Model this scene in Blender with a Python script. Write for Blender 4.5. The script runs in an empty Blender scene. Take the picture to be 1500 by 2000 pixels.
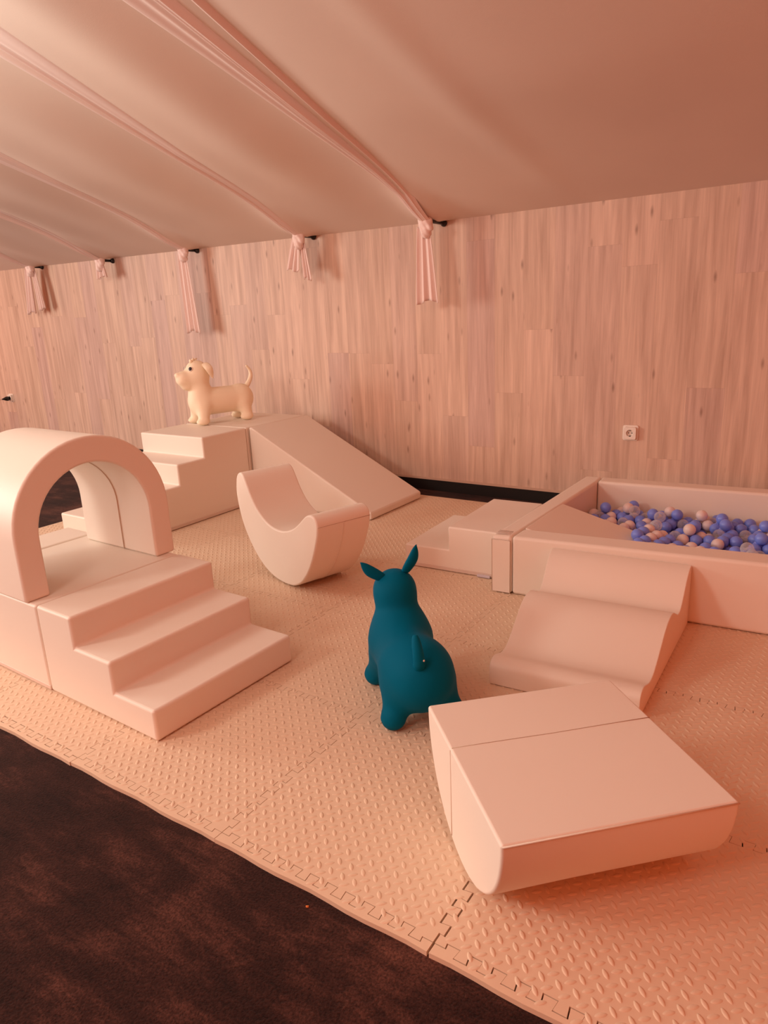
import bpy, bmesh, math, random
import numpy as np
from mathutils import Vector, Matrix

random.seed(7)
rng = np.random.default_rng(7)
SC = bpy.context.scene
COL = SC.collection

# ------------------------------------------------------------------ camera
CAM = (1.17831584, -0.94459154, 1.21190931)
F_PX, YAW, PITCH, ROLL = 1363.23, -0.601915, 0.276664, 0.0465863
_f = Vector((math.sin(YAW) * math.cos(PITCH), math.cos(YAW) * math.cos(PITCH), -math.sin(PITCH)))
_r = _f.cross(Vector((0, 0, 1))).normalized()
_d = _f.cross(_r)
_c, _s = math.cos(ROLL), math.sin(ROLL)
_x = _c * _r + _s * _d
_y = -_s * _r + _c * _d
cam_data = bpy.data.cameras.new('camera')
cam_data.sensor_fit = 'VERTICAL'
cam_data.sensor_height = 24.0
cam_data.lens = F_PX / 2000.0 * 24.0
cam_data.clip_start = 0.02
cam = bpy.data.objects.new('camera', cam_data)
COL.objects.link(cam)
M = Matrix.Identity(4)
for i in range(3):
    M[i][0] = _x[i]; M[i][1] = -_y[i]; M[i][2] = -_f[i]; M[i][3] = CAM[i]
cam.matrix_world = M
SC.camera = cam

# ------------------------------------------------------------------ light
world = bpy.data.worlds.new('world')
SC.world = world
world.use_nodes = True
bg = world.node_tree.nodes['Background']
bg.inputs['Color'].default_value = (1.0, 0.165, 0.05, 1)
bg.inputs['Strength'].default_value = 0.86


def lamp(name, kind, loc, power, color, size):
    d = bpy.data.lights.new(name, kind)
    d.energy = power
    d.color = color
    if kind == 'POINT':
        d.shadow_soft_size = size
    else:
        d.size = size
    o = bpy.data.objects.new(name, d)
    o.location = loc
    COL.objects.link(o)
    return o


KEY = (1.0, 0.97, 0.86)
win = lamp('window_daylight', 'AREA', (-8.1, -1.9, 1.7), 235, KEY, 2.0)
win.rotation_euler = (0, -math.pi / 2, 0.30)
lamp('front_lamp', 'POINT', (-2.5, -2.7, 2.30), 162, KEY, 0.40)
lamp('right_fill', 'POINT', (0.0, -2.0, 2.35), 50, KEY, 0.40)  # unseen fill light, added to brighten the right side of the room
lamp('side_fill', 'POINT', (-3.0, -1.2, 1.50), 16, KEY, 0.40)  # added fill towards the arch side, no fixture behind it
lamp('middle_fill', 'POINT', (-2.2, 0.3, 2.10), 16, KEY, 0.40)  # unseen fill added above the middle to balance overall brightness

SC.view_settings.view_transform = 'Standard'
SC.view_settings.look = 'None'
SC.view_settings.exposure = 0.05
SC.view_settings.gamma = 1.0
SC.view_settings.use_curve_mapping = False


# ------------------------------------------------------------------ materials
def new_mat(name, base, rough=0.5, spec=0.5):
    m = bpy.data.materials.new(name)
    m.use_nodes = True
    b = m.node_tree.nodes['Principled BSDF']
    b.inputs['Base Color'].default_value = (*base, 1)
    b.inputs['Roughness'].default_value = rough
    b.inputs['Specular IOR Level'].default_value = spec
    return m, m.node_tree, b


def node(nt, kind, **kw):
    n = nt.nodes.new(kind)
    for k, v in kw.items():
        if k in n.inputs:
            n.inputs[k].default_value = v
        else:
            setattr(n, k, v)
    return n


def bumped(name, base, rough, spec, scale, strength, dist=0.001, detail=3.0, vary=0.0):
    m, nt, b = new_mat(name, base, rough, spec)
    tc = node(nt, 'ShaderNodeTexCoord')
    ns = node(nt, 'ShaderNodeTexNoise', Scale=scale, Detail=detail)
    nt.links.new(tc.outputs['Object'], ns.inputs['Vector'])
    bp = node(nt, 'ShaderNodeBump', Strength=strength, Distance=dist)
    nt.links.new(ns.outputs['Fac'], bp.inputs['Height'])
    nt.links.new(bp.outputs['Normal'], b.inputs['Normal'])
    if vary:
        n2 = node(nt, 'ShaderNodeTexNoise', Scale=3.0, Detail=3.0)
        nt.links.new(tc.outputs['Object'], n2.inputs['Vector'])
        r = node(nt, 'ShaderNodeValToRGB')
        r.color_ramp.elements[0].position = 0.3
        r.color_ramp.elements[1].position = 0.7
        r.color_ramp.elements[0].color = (*[c * (1 - vary) for c in base], 1)
        r.color_ramp.elements[1].color = (*base, 1)
        nt.links.new(n2.outputs['Fac'], r.inputs['Fac'])
        nt.links.new(r.outputs['Color'], b.inputs['Base Color'])
    return m


VINYL = bumped('cream_vinyl', (0.83, 0.755, 0.665), 0.48, 0.40, 60.0, 0.10, 0.001)
PIPING = bumped('cream_piping', (0.74, 0.64, 0.54), 0.5, 0.4, 90.0, 0.1, 0.001)
SEAM = bumped('stitched_seam', (0.50, 0.38, 0.28), 0.7, 0.2, 90.0, 0.1, 0.001)
HEM = bumped('vinyl_hem', (0.70, 0.58, 0.50), 0.5, 0.35, 80.0, 0.1, 0.001)
FOAM = bumped('beige_foam', (0.74, 0.57, 0.42), 0.62, 0.35, 120.0, 0.12, 0.0006)
TEAL = bumped('teal_rubber', (0.0, 0.128, 0.235), 0.60, 0.05, 150.0, 0.05, 0.0005)
CREAM_RUBBER = bumped('cream_rubber', (0.95, 0.84, 0.64), 0.55, 0.3, 150.0, 0.05, 0.0005)
BLACK = new_mat('black_plastic', (0.010, 0.010, 0.012), 0.35, 0.5)[0]
EYE = new_mat('black_glossy_eye', (0.008, 0.008, 0.012), 0.15, 0.6)[0]
EYE_WHITE = new_mat('eye_ring', (0.85, 0.78, 0.74), 0.4, 0.4)[0]
WHITE_PLASTIC = new_mat('white_plastic', (0.82, 0.76, 0.68), 0.35, 0.5)[0]
HOLE = new_mat('socket_hole', (0.02, 0.012, 0.01), 0.6, 0.3)[0]
CORD = new_mat('white_cord', (0.75, 0.60, 0.50), 0.5, 0.4)[0]
BLUE_BALL = bumped('blue_ball_plastic', (0.20, 0.29, 0.86), 0.33, 0.5, 20.0, 0.02)
WHITE_BALL = bumped('white_ball_plastic', (0.80, 0.68, 0.66), 0.35, 0.5, 20.0, 0.02)
TAG_CLOTH = bumped('pale_tag_cloth', (0.62, 0.58, 0.66), 0.6, 0.3, 120.0, 0.2)
CRUMB = new_mat('orange_crumb', (0.65, 0.20, 0.05), 0.7, 0.3)[0]
TRIM = bumped('pale_wood_edge', (0.58, 0.40, 0.30), 0.5, 0.4, 60.0, 0.1)
PLINTH = bumped('black_plinth', (0.012, 0.009, 0.008), 0.5, 0.3, 30.0, 0.2)

# clear plastic ball: thin shell
CLEAR_BALL, nt, b = new_mat('clear_ball_plastic', (0.85, 0.85, 0.9), 0.12, 0.5)
tr = node(nt, 'ShaderNodeBsdfTransparent')
tr.inputs['Color'].default_value = (0.93, 0.92, 0.95, 1)
lw = node(nt, 'ShaderNodeLayerWeight', Blend=0.35)
mr = node(nt, 'ShaderNodeMapRange')
mr.inputs['To Min'].default_value = 0.20
mr.inputs['To Max'].default_value = 0.72
nt.links.new(lw.outputs['Facing'], mr.inputs['Value'])
mx = node(nt, 'ShaderNodeMixShader')
nt.links.new(mr.outputs['Result'], mx.inputs['Fac'])
nt.links.new(tr.outputs['BSDF'], mx.inputs[1])
nt.links.new(b.outputs['BSDF'], mx.inputs[2])
nt.links.new(mx.outputs['Shader'], nt.nodes['Material Output'].inputs['Surface'])

# clear tape / sleeve on the pit corner
CLEAR_FILM, nt, b = new_mat('clear_film', (0.85, 0.75, 0.68), 0.15, 0.5)
tr = node(nt, 'ShaderNodeBsdfTransparent')
mx = node(nt, 'ShaderNodeMixShader', Fac=0.35)
nt.links.new(tr.outputs['BSDF'], mx.inputs[1])
nt.links.new(b.outputs['BSDF'], mx.inputs[2])
nt.links.new(mx.outputs['Shader'], nt.nodes['Material Output'].inputs['Surface'])

# ceiling cloth
CLOTH, nt, b = new_mat('ceiling_cloth', (0.56, 0.45, 0.37), 0.85, 0.15)
tc = node(nt, 'ShaderNodeTexCoord')
wv = node(nt, 'ShaderNodeTexNoise', Scale=260.0, Detail=2.0)
nt.links.new(tc.outputs['Object'], wv.inputs['Vector'])
bp = node(nt, 'ShaderNodeBump', Strength=0.12, Distance=0.002)
nt.links.new(wv.outputs['Fac'], bp.inputs['Height'])
nt.links.new(bp.outputs['Normal'], b.inputs['Normal'])
n2 = node(nt, 'ShaderNodeTexNoise', Scale=1.2, Detail=2.0)
nt.links.new(tc.outputs['Object'], n2.inputs['Vector'])
rp = node(nt, 'ShaderNodeValToRGB')
rp.color_ramp.elements[0].position = 0.3
rp.color_ramp.elements[1].position = 0.7
rp.color_ramp.elements[0].color = (0.76, 0.63, 0.55, 1)
rp.color_ramp.elements[1].color = (0.82, 0.69, 0.60, 1)
nt.links.new(n2.outputs['Fac'], rp.inputs['Fac'])
nt.links.new(rp.outputs['Color'], b.inputs['Base Color'])
SHEER = bumped('sheer_drape_cloth', (0.86, 0.71, 0.66), 0.8, 0.15, 200.0, 0.12, 0.001)


# wood plank wall
def wood_wall():
    m, nt, b = new_mat('wood_plank_laminate', (0.6, 0.45, 0.35), 0.48, 0.35)
    L = nt.links.new
    tc = node(nt, 'ShaderNodeTexCoord')
    sep = node(nt, 'ShaderNodeSeparateXYZ')
    L(tc.outputs['Object'], sep.inputs[0])
    def mt(op, x, y=None, z=None):
        n_ = node(nt, 'ShaderNodeMath', operation=op)
        for i_, v_ in enumerate((x, y, z)):
            if v_ is None:
                continue
            if isinstance(v_, (int, float)):
                n_.inputs[i_].default_value = v_
            else:
                L(v_, n_.inputs[i_])
        return n_.outputs[0]

    PW, PL = 0.193, 1.29
    colx = mt('DIVIDE', sep.outputs['X'], PW)
    col = mt('FLOOR', colx)
    w1 = node(nt, 'ShaderNodeTexWhiteNoise', noise_dimensions='1D')
    L(col, w1.inputs['W'])
    rowz = mt('ADD', mt('DIVIDE', sep.outputs['Z'], PL), mt('MULTIPLY', w1.outputs['Value'], 5.0))
    row = mt('FLOOR', rowz)
    cid = node(nt, 'ShaderNodeCombineXYZ')
    L(col, cid.inputs['X'])
    L(row, cid.inputs['Y'])
    w2 = node(nt, 'ShaderNodeTexWhiteNoise', noise_dimensions='2D')
    L(cid.outputs[0], w2.inputs['Vector'])
    plank_col, plank_val = w2.outputs['Color'], w2.outputs['Value']
    fx = mt('MULTIPLY', mt('ABSOLUTE', mt('SUBTRACT', mt('FRACT', colx), 0.5)), 2 * PW)     # 0..PW, PW at joints
    fz = mt('MULTIPLY', mt('ABSOLUTE', mt('SUBTRACT', mt('FRACT', rowz), 0.5)), 2 * PL)
    jx = mt('GREATER_THAN', fx, PW - 0.0016)
    jz = mt('GREATER_THAN', fz, PL - 0.0020)
    joint = mt('MAXIMUM', jx, jz)
    # per plank offset of the grain
    off = node(nt, 'ShaderNodeVectorMath', operation='SCALE')
    off.inputs['Scale'].default_value = 37.0
    L(plank_col, off.inputs[0])
    add = node(nt, 'ShaderNodeVectorMath', operation='ADD')
    L(tc.outputs['Object'], add.inputs[0])
    L(off.outputs[0], add.inputs[1])
    mp = node(nt, 'ShaderNodeMapping')
    mp.inputs['Scale'].default_value = (24.0, 1.0, 1.3)
    L(add.outputs[0], mp.inputs['Vector'])
    g1 = node(nt, 'ShaderNodeTexNoise', Scale=1.0, Detail=6.0, Roughness=0.6, Distortion=0.4)
    L(mp.outputs[0], g1.inputs['Vector'])
    mp2 = node(nt, 'ShaderNodeMapping')
    mp2.inputs['Scale'].default_value = (210.0, 1.0, 5.0)
    L(add.outputs[0], mp2.inputs['Vector'])
    g2 = node(nt, 'ShaderNodeTexNoise', Scale=1.0, Detail=3.0)
    L(mp2.outputs[0], g2.inputs['Vector'])
    # knots: sparse dark dashes
    mp3 = node(nt, 'ShaderNodeMapping')
    mp3.inputs['Scale'].default_value = (13.0, 1.0, 4.0)
    L(add.outputs[0], mp3.inputs['Vector'])
    vo = node(nt, 'ShaderNodeTexVoronoi', feature='F1')
    vo.voronoi_dimensions = '3D'
    vo.inputs['Scale'].default_value = 1.0
    L(mp3.outputs[0], vo.inputs['Vector'])
    kn = node(nt, 'ShaderNodeMapRange')
    kn.inputs['From Min'].default_value = 0.03
    kn.inputs['From Max'].default_value = 0.15
    kn.inputs['To Min'].default_value = 1.0
    kn.inputs['To Max'].default_value = 0.0
    L(vo.outputs['Distance'], kn.inputs['Value'])
    # colours
    base = node(nt, 'ShaderNodeValToRGB')
    base.color_ramp.elements[0].color = (0.63, 0.455, 0.39, 1)
    base.color_ramp.elements[1].color = (0.73, 0.535, 0.42, 1)
    e = base.color_ramp.elements.new(0.5)
    e.color = (0.68, 0.50, 0.385, 1)
    L(plank_val, base.inputs['Fac'])
    gr = node(nt, 'ShaderNodeValToRGB')
    gr.color_ramp.elements[0].position = 0.32
    gr.color_ramp.elements[1].position = 0.68
    gr.color_ramp.elements[0].color = (0.70, 0.64, 0.62, 1)
    gr.color_ramp.elements[1].color = (1.10, 1.10, 1.10, 1)
    L(g1.outputs['Fac'], gr.inputs['Fac'])
    mul = node(nt, 'ShaderNodeMix', data_type='RGBA', blend_type='MULTIPLY')
    mul.inputs['Factor'].default_value = 0.85
    L(base.outputs['Color'], mul.inputs['A'])
    L(gr.outputs['Color'], mul.inputs['B'])
    fr = node(nt, 'ShaderNodeMapRange')
    fr.inputs['To Min'].default_value = 0.88
    fr.inputs['To Max'].default_value = 1.1
    L(g2.outputs['Fac'], fr.inputs['Value'])
    m2 = node(nt, 'ShaderNodeVectorMath', operation='SCALE')
    L(mul.outputs['Result'], m2.inputs[0])
    L(fr.outputs['Result'], m2.inputs['Scale'])
    m3 = node(nt, 'ShaderNodeMix', data_type='RGBA')
    m3.inputs['B'].default_value = (0.20, 0.105, 0.07, 1)
    kf = node(nt, 'ShaderNodeMath', operation='MULTIPLY')
    kf.inputs[1].default_value = 0.60
    L(kn.outputs['Result'], kf.inputs[0])
    L(kf.outputs[0], m3.inputs['Factor'])
    L(m2.outputs[0], m3.inputs['A'])
    # plank joints
    m4 = node(nt, 'ShaderNodeMix', data_type='RGBA')
    m4.inputs['B'].default_value = (0.30, 0.18, 0.13, 1)
    jf = node(nt, 'ShaderNodeMath', operation='MULTIPLY')
    jf.inputs[1].default_value = 0.22
    L(joint, jf.inputs[0])
    L(jf.outputs[0], m4.inputs['Factor'])
    L(m3.outputs['Result'], m4.inputs['A'])
    L(m4.outputs['Result'], b.inputs['Base Color'])
    bp = node(nt, 'ShaderNodeBump', Strength=0.08, Distance=0.002)
    L(g2.outputs['Fac'], bp.inputs['Height'])
    L(bp.outputs['Normal'], b.inputs['Normal'])
    return m


WOOD = wood_wall()


def carpet_mat():
    m, nt, b = new_mat('brown_carpet', (0.06, 0.035, 0.03), 0.95, 0.08)
    L = nt.links.new
    tc = node(nt, 'ShaderNodeTexCoord')
    big = node(nt, 'ShaderNodeTexNoise', Scale=2.6, Detail=8.0, Roughness=0.68, Distortion=0.6)
    L(tc.outputs['Object'], big.inputs['Vector'])
    mp = node(nt, 'ShaderNodeMapping')
    mp.inputs['Rotation'].default_value = (0, 0, 0.35)
    mp.inputs['Scale'].default_value = (2.0, 9.0, 1.0)
    L(tc.outputs['Object'], mp.inputs['Vector'])
    st = node(nt, 'ShaderNodeTexNoise', Scale=1.4, Detail=7.0, Roughness=0.7, Distortion=0.3)
    L(mp.outputs[0], st.inputs['Vector'])
    mixn = node(nt, 'ShaderNodeMath', operation='ADD')
    L(big.outputs['Fac'], mixn.inputs[0])
    L(st.outputs['Fac'], mixn.inputs[1])
    half = node(nt, 'ShaderNodeMath', operation='MULTIPLY')
    half.inputs[1].default_value = 0.5
    L(mixn.outputs[0], half.inputs[0])
    rp = node(nt, 'ShaderNodeValToRGB')
    rp.color_ramp.elements[0].position = 0.36
    rp.color_ramp.elements[0].color = (0.013, 0.0045, 0.0038, 1)
    rp.color_ramp.elements[1].position = 0.66
    rp.color_ramp.elements[1].color = (0.125, 0.047, 0.033, 1)
    e = rp.color_ramp.elements.new(0.5)
    e.color = (0.036, 0.0125, 0.0095, 1)
    L(half.outputs[0], rp.inputs['Fac'])
    fine = node(nt, 'ShaderNodeTexNoise', Scale=190.0, Detail=4.0, Roughness=0.7)
    L(tc.outputs['Object'], fine.inputs['Vector'])
    fr = node(nt, 'ShaderNodeMapRange')
    fr.inputs['From Min'].default_value = 0.3
    fr.inputs['From Max'].default_value = 0.7
    fr.inputs['To Min'].default_value = 0.30
    fr.inputs['To Max'].default_value = 1.75
    L(fine.outputs['Fac'], fr.inputs['Value'])
    sc = node(nt, 'ShaderNodeVectorMath', operation='SCALE')
    L(rp.outputs['Color'], sc.inputs[0])
    L(fr.outputs['Result'], sc.inputs['Scale'])
    L(sc.outputs[0], b.inputs['Base Color'])
    b.inputs['Sheen Weight'].default_value = 0.06
    b.inputs['Sheen Roughness'].default_value = 0.5
    bp = node(nt, 'ShaderNodeBump', Strength=0.8, Distance=0.006)
    L(fine.outputs['Fac'], bp.inputs['Height'])
    L(bp.outputs['Normal'], b.inputs['Normal'])
    return m


CARPET = carpet_mat()


# ------------------------------------------------------------------ object helpers
def empty(name, loc, label, cat, group=None, rz=0.0):
    o = bpy.data.objects.new(name, None)
    o.empty_display_size = 0.05
    o.location = loc
    o.rotation_euler = (0, 0, rz)
    COL.objects.link(o)
    tag(o, label, cat, group)
    return o


def tag(o, label, cat, group=None):
    o['label'] = label
    o['category'] = cat
    if group:
        o['group'] = group
    return o


def link_mesh(name, verts, faces, mat, parent=None, smooth=True, bevel=0.0, seg=3, loc=None):
    me = bpy.data.meshes.new(name)
    me.from_pydata([tuple(v) for v in verts], [], [tuple(f) for f in faces])
    bm = bmesh.new()
    bm.from_mesh(me)
    bmesh.ops.recalc_face_normals(bm, faces=bm.faces)
    bm.to_mesh(me)
    bm.free()
    me.materials.append(mat)
    if smooth:
        me.polygons.foreach_set('use_smooth', [True] * len(me.polygons))
    o = bpy.data.objects.new(name, me)
    COL.objects.link(o)
    if parent:
        o.parent = parent
    if loc is not None:
        o.location = loc
    if bevel > 0:
        md = o.modifiers.new('edge_rounding', 'BEVEL')
        md.width = bevel
        md.segments = seg
        md.limit_method = 'ANGLE'
        md.angle_limit = math.radians(32)
        md.harden_normals = True
        md.use_clamp_overlap = True
    return o


def prism(pts, O, u, v, w, L):
    """polygon pts in the u,v plane at O, pushed along w by L -> verts, faces"""
    O, u, v, w = map(Vector, (O, u, v, w))
    n = len(pts)
    a = [O + u * p[0] + v * p[1] for p in pts]
    c = [q + w * L for q in a]
    faces = [tuple(range(n)), tuple(range(2 * n - 1, n - 1, -1))]
    for i in range(n):
        j = (i + 1) % n
        faces.append((i, j, n + j, n + i))
    return a + c, faces


def box(x0, x1, y0, y1, z0, z1):
    return prism([(x0, y0), (x1, y0), (x1, y1), (x0, y1)], (0, 0, z0), (1, 0, 0), (0, 1, 0), (0, 0, 1), z1 - z0)


def merge(*parts):
    V, Fc = [], []
    for v, f in parts:
        k = len(V)
        V += list(v)
        Fc += [tuple(i + k for i in q) for q in f]
    return V, Fc


def tube(path, r, n=8, caps=True):
    path = [Vector(p) for p in path]
    V, Fc = [], []
    prev = None
    rr = r if isinstance(r, (list, tuple)) else [r] * len(path)
    for i, p in enumerate(path):
        t = (path[min(i + 1, len(path) - 1)] - path[max(i - 1, 0)]).normalized()
        if prev is None:
            a = t.cross(Vector((0, 0, 1)))
            if a.length < 1e-3:
                a = t.cross(Vector((0, 1, 0)))
        else:
            a = prev - t * prev.dot(t)
        a.normalize()
        prev = a
        bb = t.cross(a)
        for k in range(n):
            th = 2 * math.pi * k / n
            V.append(p + (a * math.cos(th) + bb * math.sin(th)) * rr[i])
    for i in range(len(path) - 1):
        for k in range(n):
            k2 = (k + 1) % n
            Fc.append((i * n + k, i * n + k2, (i + 1) * n + k2, (i + 1) * n + k))
    if caps:
        Fc.append(tuple(range(n - 1, -1, -1)))
        Fc.append(tuple((len(path) - 1) * n + k for k in range(n)))
    return V, Fc


def lathe(prof, n=24, axis=(0, 0, 1), at=(0, 0, 0)):
    """prof: list of (radius, height along axis)"""
    ax = Vector(axis).normalized()
    a = ax.cross(Vector((0.3, 0.5, 0.9))).normalized()
    bb = ax.cross(a)
    V, Fc = [], []
    for r, h in prof:
        for k in range(n):
            th = 2 * math.pi * k / n
            V.append(Vector(at) + ax * h + (a * math.cos(th) + bb * math.sin(th)) * r)
    for i in range(len(prof) - 1):
        for k in range(n):
            k2 = (k + 1) % n
            Fc.append((i * n + k, i * n + k2, (i + 1) * n + k2, (i + 1) * n + k))
    Fc.append(tuple(range(n - 1, -1, -1)))
    Fc.append(tuple((len(prof) - 1) * n + k for k in range(n)))
    return V, Fc


def catmull(pts, k=5, closed=False):
    P = [np.array(p, float) for p in pts]
    out = []
    n = len(P)
    rngn = n if closed else n - 1
    for i in range(rngn):
        p0 = P[(i - 1) % n] if (closed or i > 0) else P[0]
        p1, p2 = P[i], P[(i + 1) % n]
        p3 = P[(i + 2) % n] if (closed or i + 2 < n) else P[-1]
        for j in range(k):
            t = j / k
            out.append(0.5 * (2 * p1 + (p2 - p0) * t + (2 * p0 - 5 * p1 + 4 * p2 - p3) * t * t + (3 * p1 - p0 - 3 * p2 + p3) * t ** 3))
    if not closed:
        out.append(P[-1])
    return [tuple(q) for q in out]


# smooth solid from blended capsules (signed distance + surface nets)
def sd_cone(P, a, b, ra, rb):
    a = np.array(a, float); b = np.array(b, float)
    ba = b - a
    t = np.clip(((P - a) @ ba) / max(ba @ ba, 1e-9), 0, 1)
    d = np.linalg.norm(P - a - t[..., None] * ba, axis=-1)
    return d - (ra + (rb - ra) * t)


def sd_ell(P, c, r):
    q = (P - np.array(c)) / np.array(r)
    k0 = np.linalg.norm(q, axis=-1)
    k1 = np.linalg.norm(q / np.array(r), axis=-1)
    return k0 * (k0 - 1.0) / np.maximum(k1, 1e-6)


def smin(a, b, k):
    h = np.clip(0.5 + 0.5 * (b - a) / k, 0, 1)
    return b * (1 - h) + a * h - k * h * (1 - h)


def surface_nets(fn, lo, hi, h):
    n = [int(math.ceil((hi[i] - lo[i]) / h)) + 1 for i in range(3)]
    ax = [lo[i] + h * np.arange(n[i]) for i in range(3)]
    G = np.stack(np.meshgrid(*ax, indexing='ij'), -1)
    D = fn(G)
    ins = D < 0
    cell = np.zeros([k - 1 for k in n], int)
    acc = np.zeros([k - 1 for k in n] + [3])
    cnt = np.zeros([k - 1 for k in n])
    corners = [(i, j, k) for i in (0, 1) for j in (0, 1) for k in (0, 1)]

    def sl(c):
        return tuple(slice(c[i], c[i] + n[i] - 1) for i in range(3))
    for ai in range(3):
        for c in corners:
            if c[ai]:
                continue
            d = list(c); d[ai] = 1
            A, B = D[sl(c)], D[sl(d)]
            cross = (A < 0) != (B < 0)
            t = np.where(cross, A / np.where(A - B == 0, 1, A - B), 0)
            for i in range(3):
                val = c[i] + (t if i == ai else 0)
                acc[..., i] += np.where(cross, val, 0)
            cnt += cross
    act = cnt > 0
    idx = -np.ones(act.shape, int)
    idx[act] = np.arange(act.sum())
    ijk = np.argwhere(act)
    V = np.array(lo) + h * (ijk + acc[act] / cnt[act][:, None])
    F = []
    for ai in range(3):
        b_, c_ = (ai + 1) % 3, (ai + 2) % 3
        s0 = [slice(None)] * 3; s1 = [slice(None)] * 3
        s0[ai] = slice(0, n[ai] - 1); s1[ai] = slice(1, n[ai])
        e = ins[tuple(s0)] != ins[tuple(s1)]
        for p in np.argwhere(e):
            if p[b_] == 0 or p[c_] == 0 or p[b_] >= n[b_] - 1 or p[c_] >= n[c_] - 1:
                continue
            q = []
            for db, dc in ((0, 0), (1, 0), (1, 1), (0, 1)):
                r = p.copy(); r[b_] -= db; r[c_] -= dc
                q.append(idx[tuple(r)])
            if min(q) >= 0:
                F.append(tuple(q) if ins[tuple(p)] else tuple(q[::-1]))
    # gentle smoothing
    nb = [[] for _ in range(len(V))]
    for f in F:
        for i in range(4):
            nb[f[i]].append(f[(i + 1) % 4]); nb[f[(i + 1) % 4]].append(f[i])
    src = np.concatenate([np.full(len(x), i) for i, x in enumerate(nb)])
    dst = np.concatenate([np.array(x, int) for x in nb])
    for lam in (0.5, -0.52, 0.5, -0.52, 0.5, -0.52, 0.4):
        S = np.zeros_like(V); C = np.zeros(len(V))
        np.add.at(S, src, V[dst]); np.add.at(C, src, 1)
        V = V + lam * (S / np.maximum(C, 1)[:, None] - V)
    return V, F


# ------------------------------------------------------------------ room shell
YW = 3.22
H_R = 0.0022          # things stand on the low tread bumps of the mats
SLOPE = 0.33


def ceil_edge(x):
    return 1.757 + max(0.0, (-1.24 - x)) * 0.0118


def struct(name, vf, mat, **kw):
    o = link_mesh(name, *vf, mat, **kw)
    o['kind'] = 'structure'
    return o


struct('floor', box(-8.2, 4.0, -3.6, YW + 0.05, -0.06, -0.012), CARPET, smooth=False)
struct('wall_back', prism([(-8.2, 0.083), (3.2, 0.083), (3.2, 1.775), (-1.24, 1.775), (-8.2, 1.857)],
                          (0, YW, 0), (1, 0, 0), (0, 0, 1), (0, 1, 0), 0.05), WOOD, smooth=False)
struct('trim_1', box(-8.2, 3.2, YW - 0.006, YW + 0.012, 0.068, 0.083), TRIM, smooth=False)
struct('baseboard_back', box(-8.2, 3.2, YW + 0.008, YW + 0.05, -0.012, 0.068), PLINTH, smooth=False)

HOOKS = [(-1.13, 3.030, 1.731), (-2.19, 3.080, 1.757), (-3.40, 3.090, 1.764), (-4.50, 3.100, 1.768), (-5.61, 3.105, 1.795)]
GX = [h[0] - 0.01 for h in HOOKS]

# draped ceiling: gathered towards each hook, bellying between them
NX, ND = 620, 80
xs = np.linspace(-8.2, 3.2, NX)
ds = np.concatenate([np.linspace(0, 0.7, 26)[:-1], np.linspace(0.7, 6.4, ND - 25)])


def ceil_z(x, d):
    z = ceil_edge(x) + SLOPE * d
    grow = min(1.0, d / 1.2)
    xl = [g for g in GX if g <= x]
    xr = [g for g in GX if g > x]
    a = max(xl) if xl else None
    c = min(xr) if xr else None
    if a is not None and c is not None:
        t = (x - a) / (c - a)
        z -= 0.085 * grow * (math.sin(math.pi * t ** 0.75)) ** 1.3
        z += 0.012 * grow * math.sin(2 * math.pi * t * 2.0 + a)
    elif c is None:                      # last bay, towards the ball pit
        t = (x - a) / 2.6
        z -= 0.085 * grow * math.sin(math.pi * min(1, t) ** 0.7) ** 1.2
        z -= 0.014 * math.exp(-((x + 0.27 + 0.10 * d) / 0.10) ** 2) * grow
    for g in GX:
        z -= 0.055 * math.exp(-((x - g) / 0.10) ** 2 - ((d - 0.16) / 0.34) ** 2) * min(1.0, d / 0.10)
    return z


V, Fc = [], []
for d in ds:
    for x in xs:
        V.append((x, YW - d, ceil_z(x, d)))
for j in range(len(ds) - 1):
    for i in range(NX - 1):
        k = j * NX + i
        Fc.append((k, k + 1, k + NX + 1, k + NX))
ceiling = struct('ceiling', (V, Fc), CLOTH)


# ------------------------------------------------------------------ foam floor tiles
S = 0.6
TH = 0.0120
TEETH_A = 0.0115
GAP = 0.0009


def tooth_curve():
    """(t, g) points from (0,0) to (S,0) along one tile edge"""
    pts = [(0.0, 0.0)]
    t = 0.025
    sgn = 1
    while t < S - 0.03:
        dv = 0.0016
        pts += [(t - dv if sgn > 0 else t - dv, 0.0)] if False else []
        pts.append((t + (-dv if True else 0), sgn * TEETH_A))
        pts.append((t + 0.025 + dv, sgn * TEETH_A))
        t += 0.025
        sgn = -sgn
    out = [(0.0, 0.0), (0.025 + 0.0, 0.0)] + pts[1:] + [(S - 0.025, 0.0), (S, 0.0)]
    return out


TC = tooth_curve()


def g_at(t):
    k = int(t / 0.025)
    if t <= 0.025 or t >= S - 0.025:
        return 0.0
    return TEETH_A if (k % 2 == 1) else -TEETH_A


def lens(cx, cy, ang, la=0.0125, wb=0.0052, h=0.0017):
    V, Fc = [], []
    ca, sa = math.cos(ang), math.sin(ang)
    n = 10
    for f, z in ((1.0, 0.0), (0.80, 0.62), (0.42, 0.95)):
        for k in range(n):
            th = 2 * math.pi * k / n
            u = la * f * math.cos(th)
            v = wb * f * math.sin(th) * (0.55 + 0.45 * abs(math.sin(th)))
            V.append((cx + u * ca - v * sa, cy + u * sa + v * ca, h * z))
    for r in range(2):
        for k in range(n):
            k2 = (k + 1) % n
            Fc.append((r * n + k, r * n + k2, (r + 1) * n + k2, (r + 1) * n + k))
    Fc.append(tuple(2 * n + k for k in range(n)))
    return V, Fc


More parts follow.
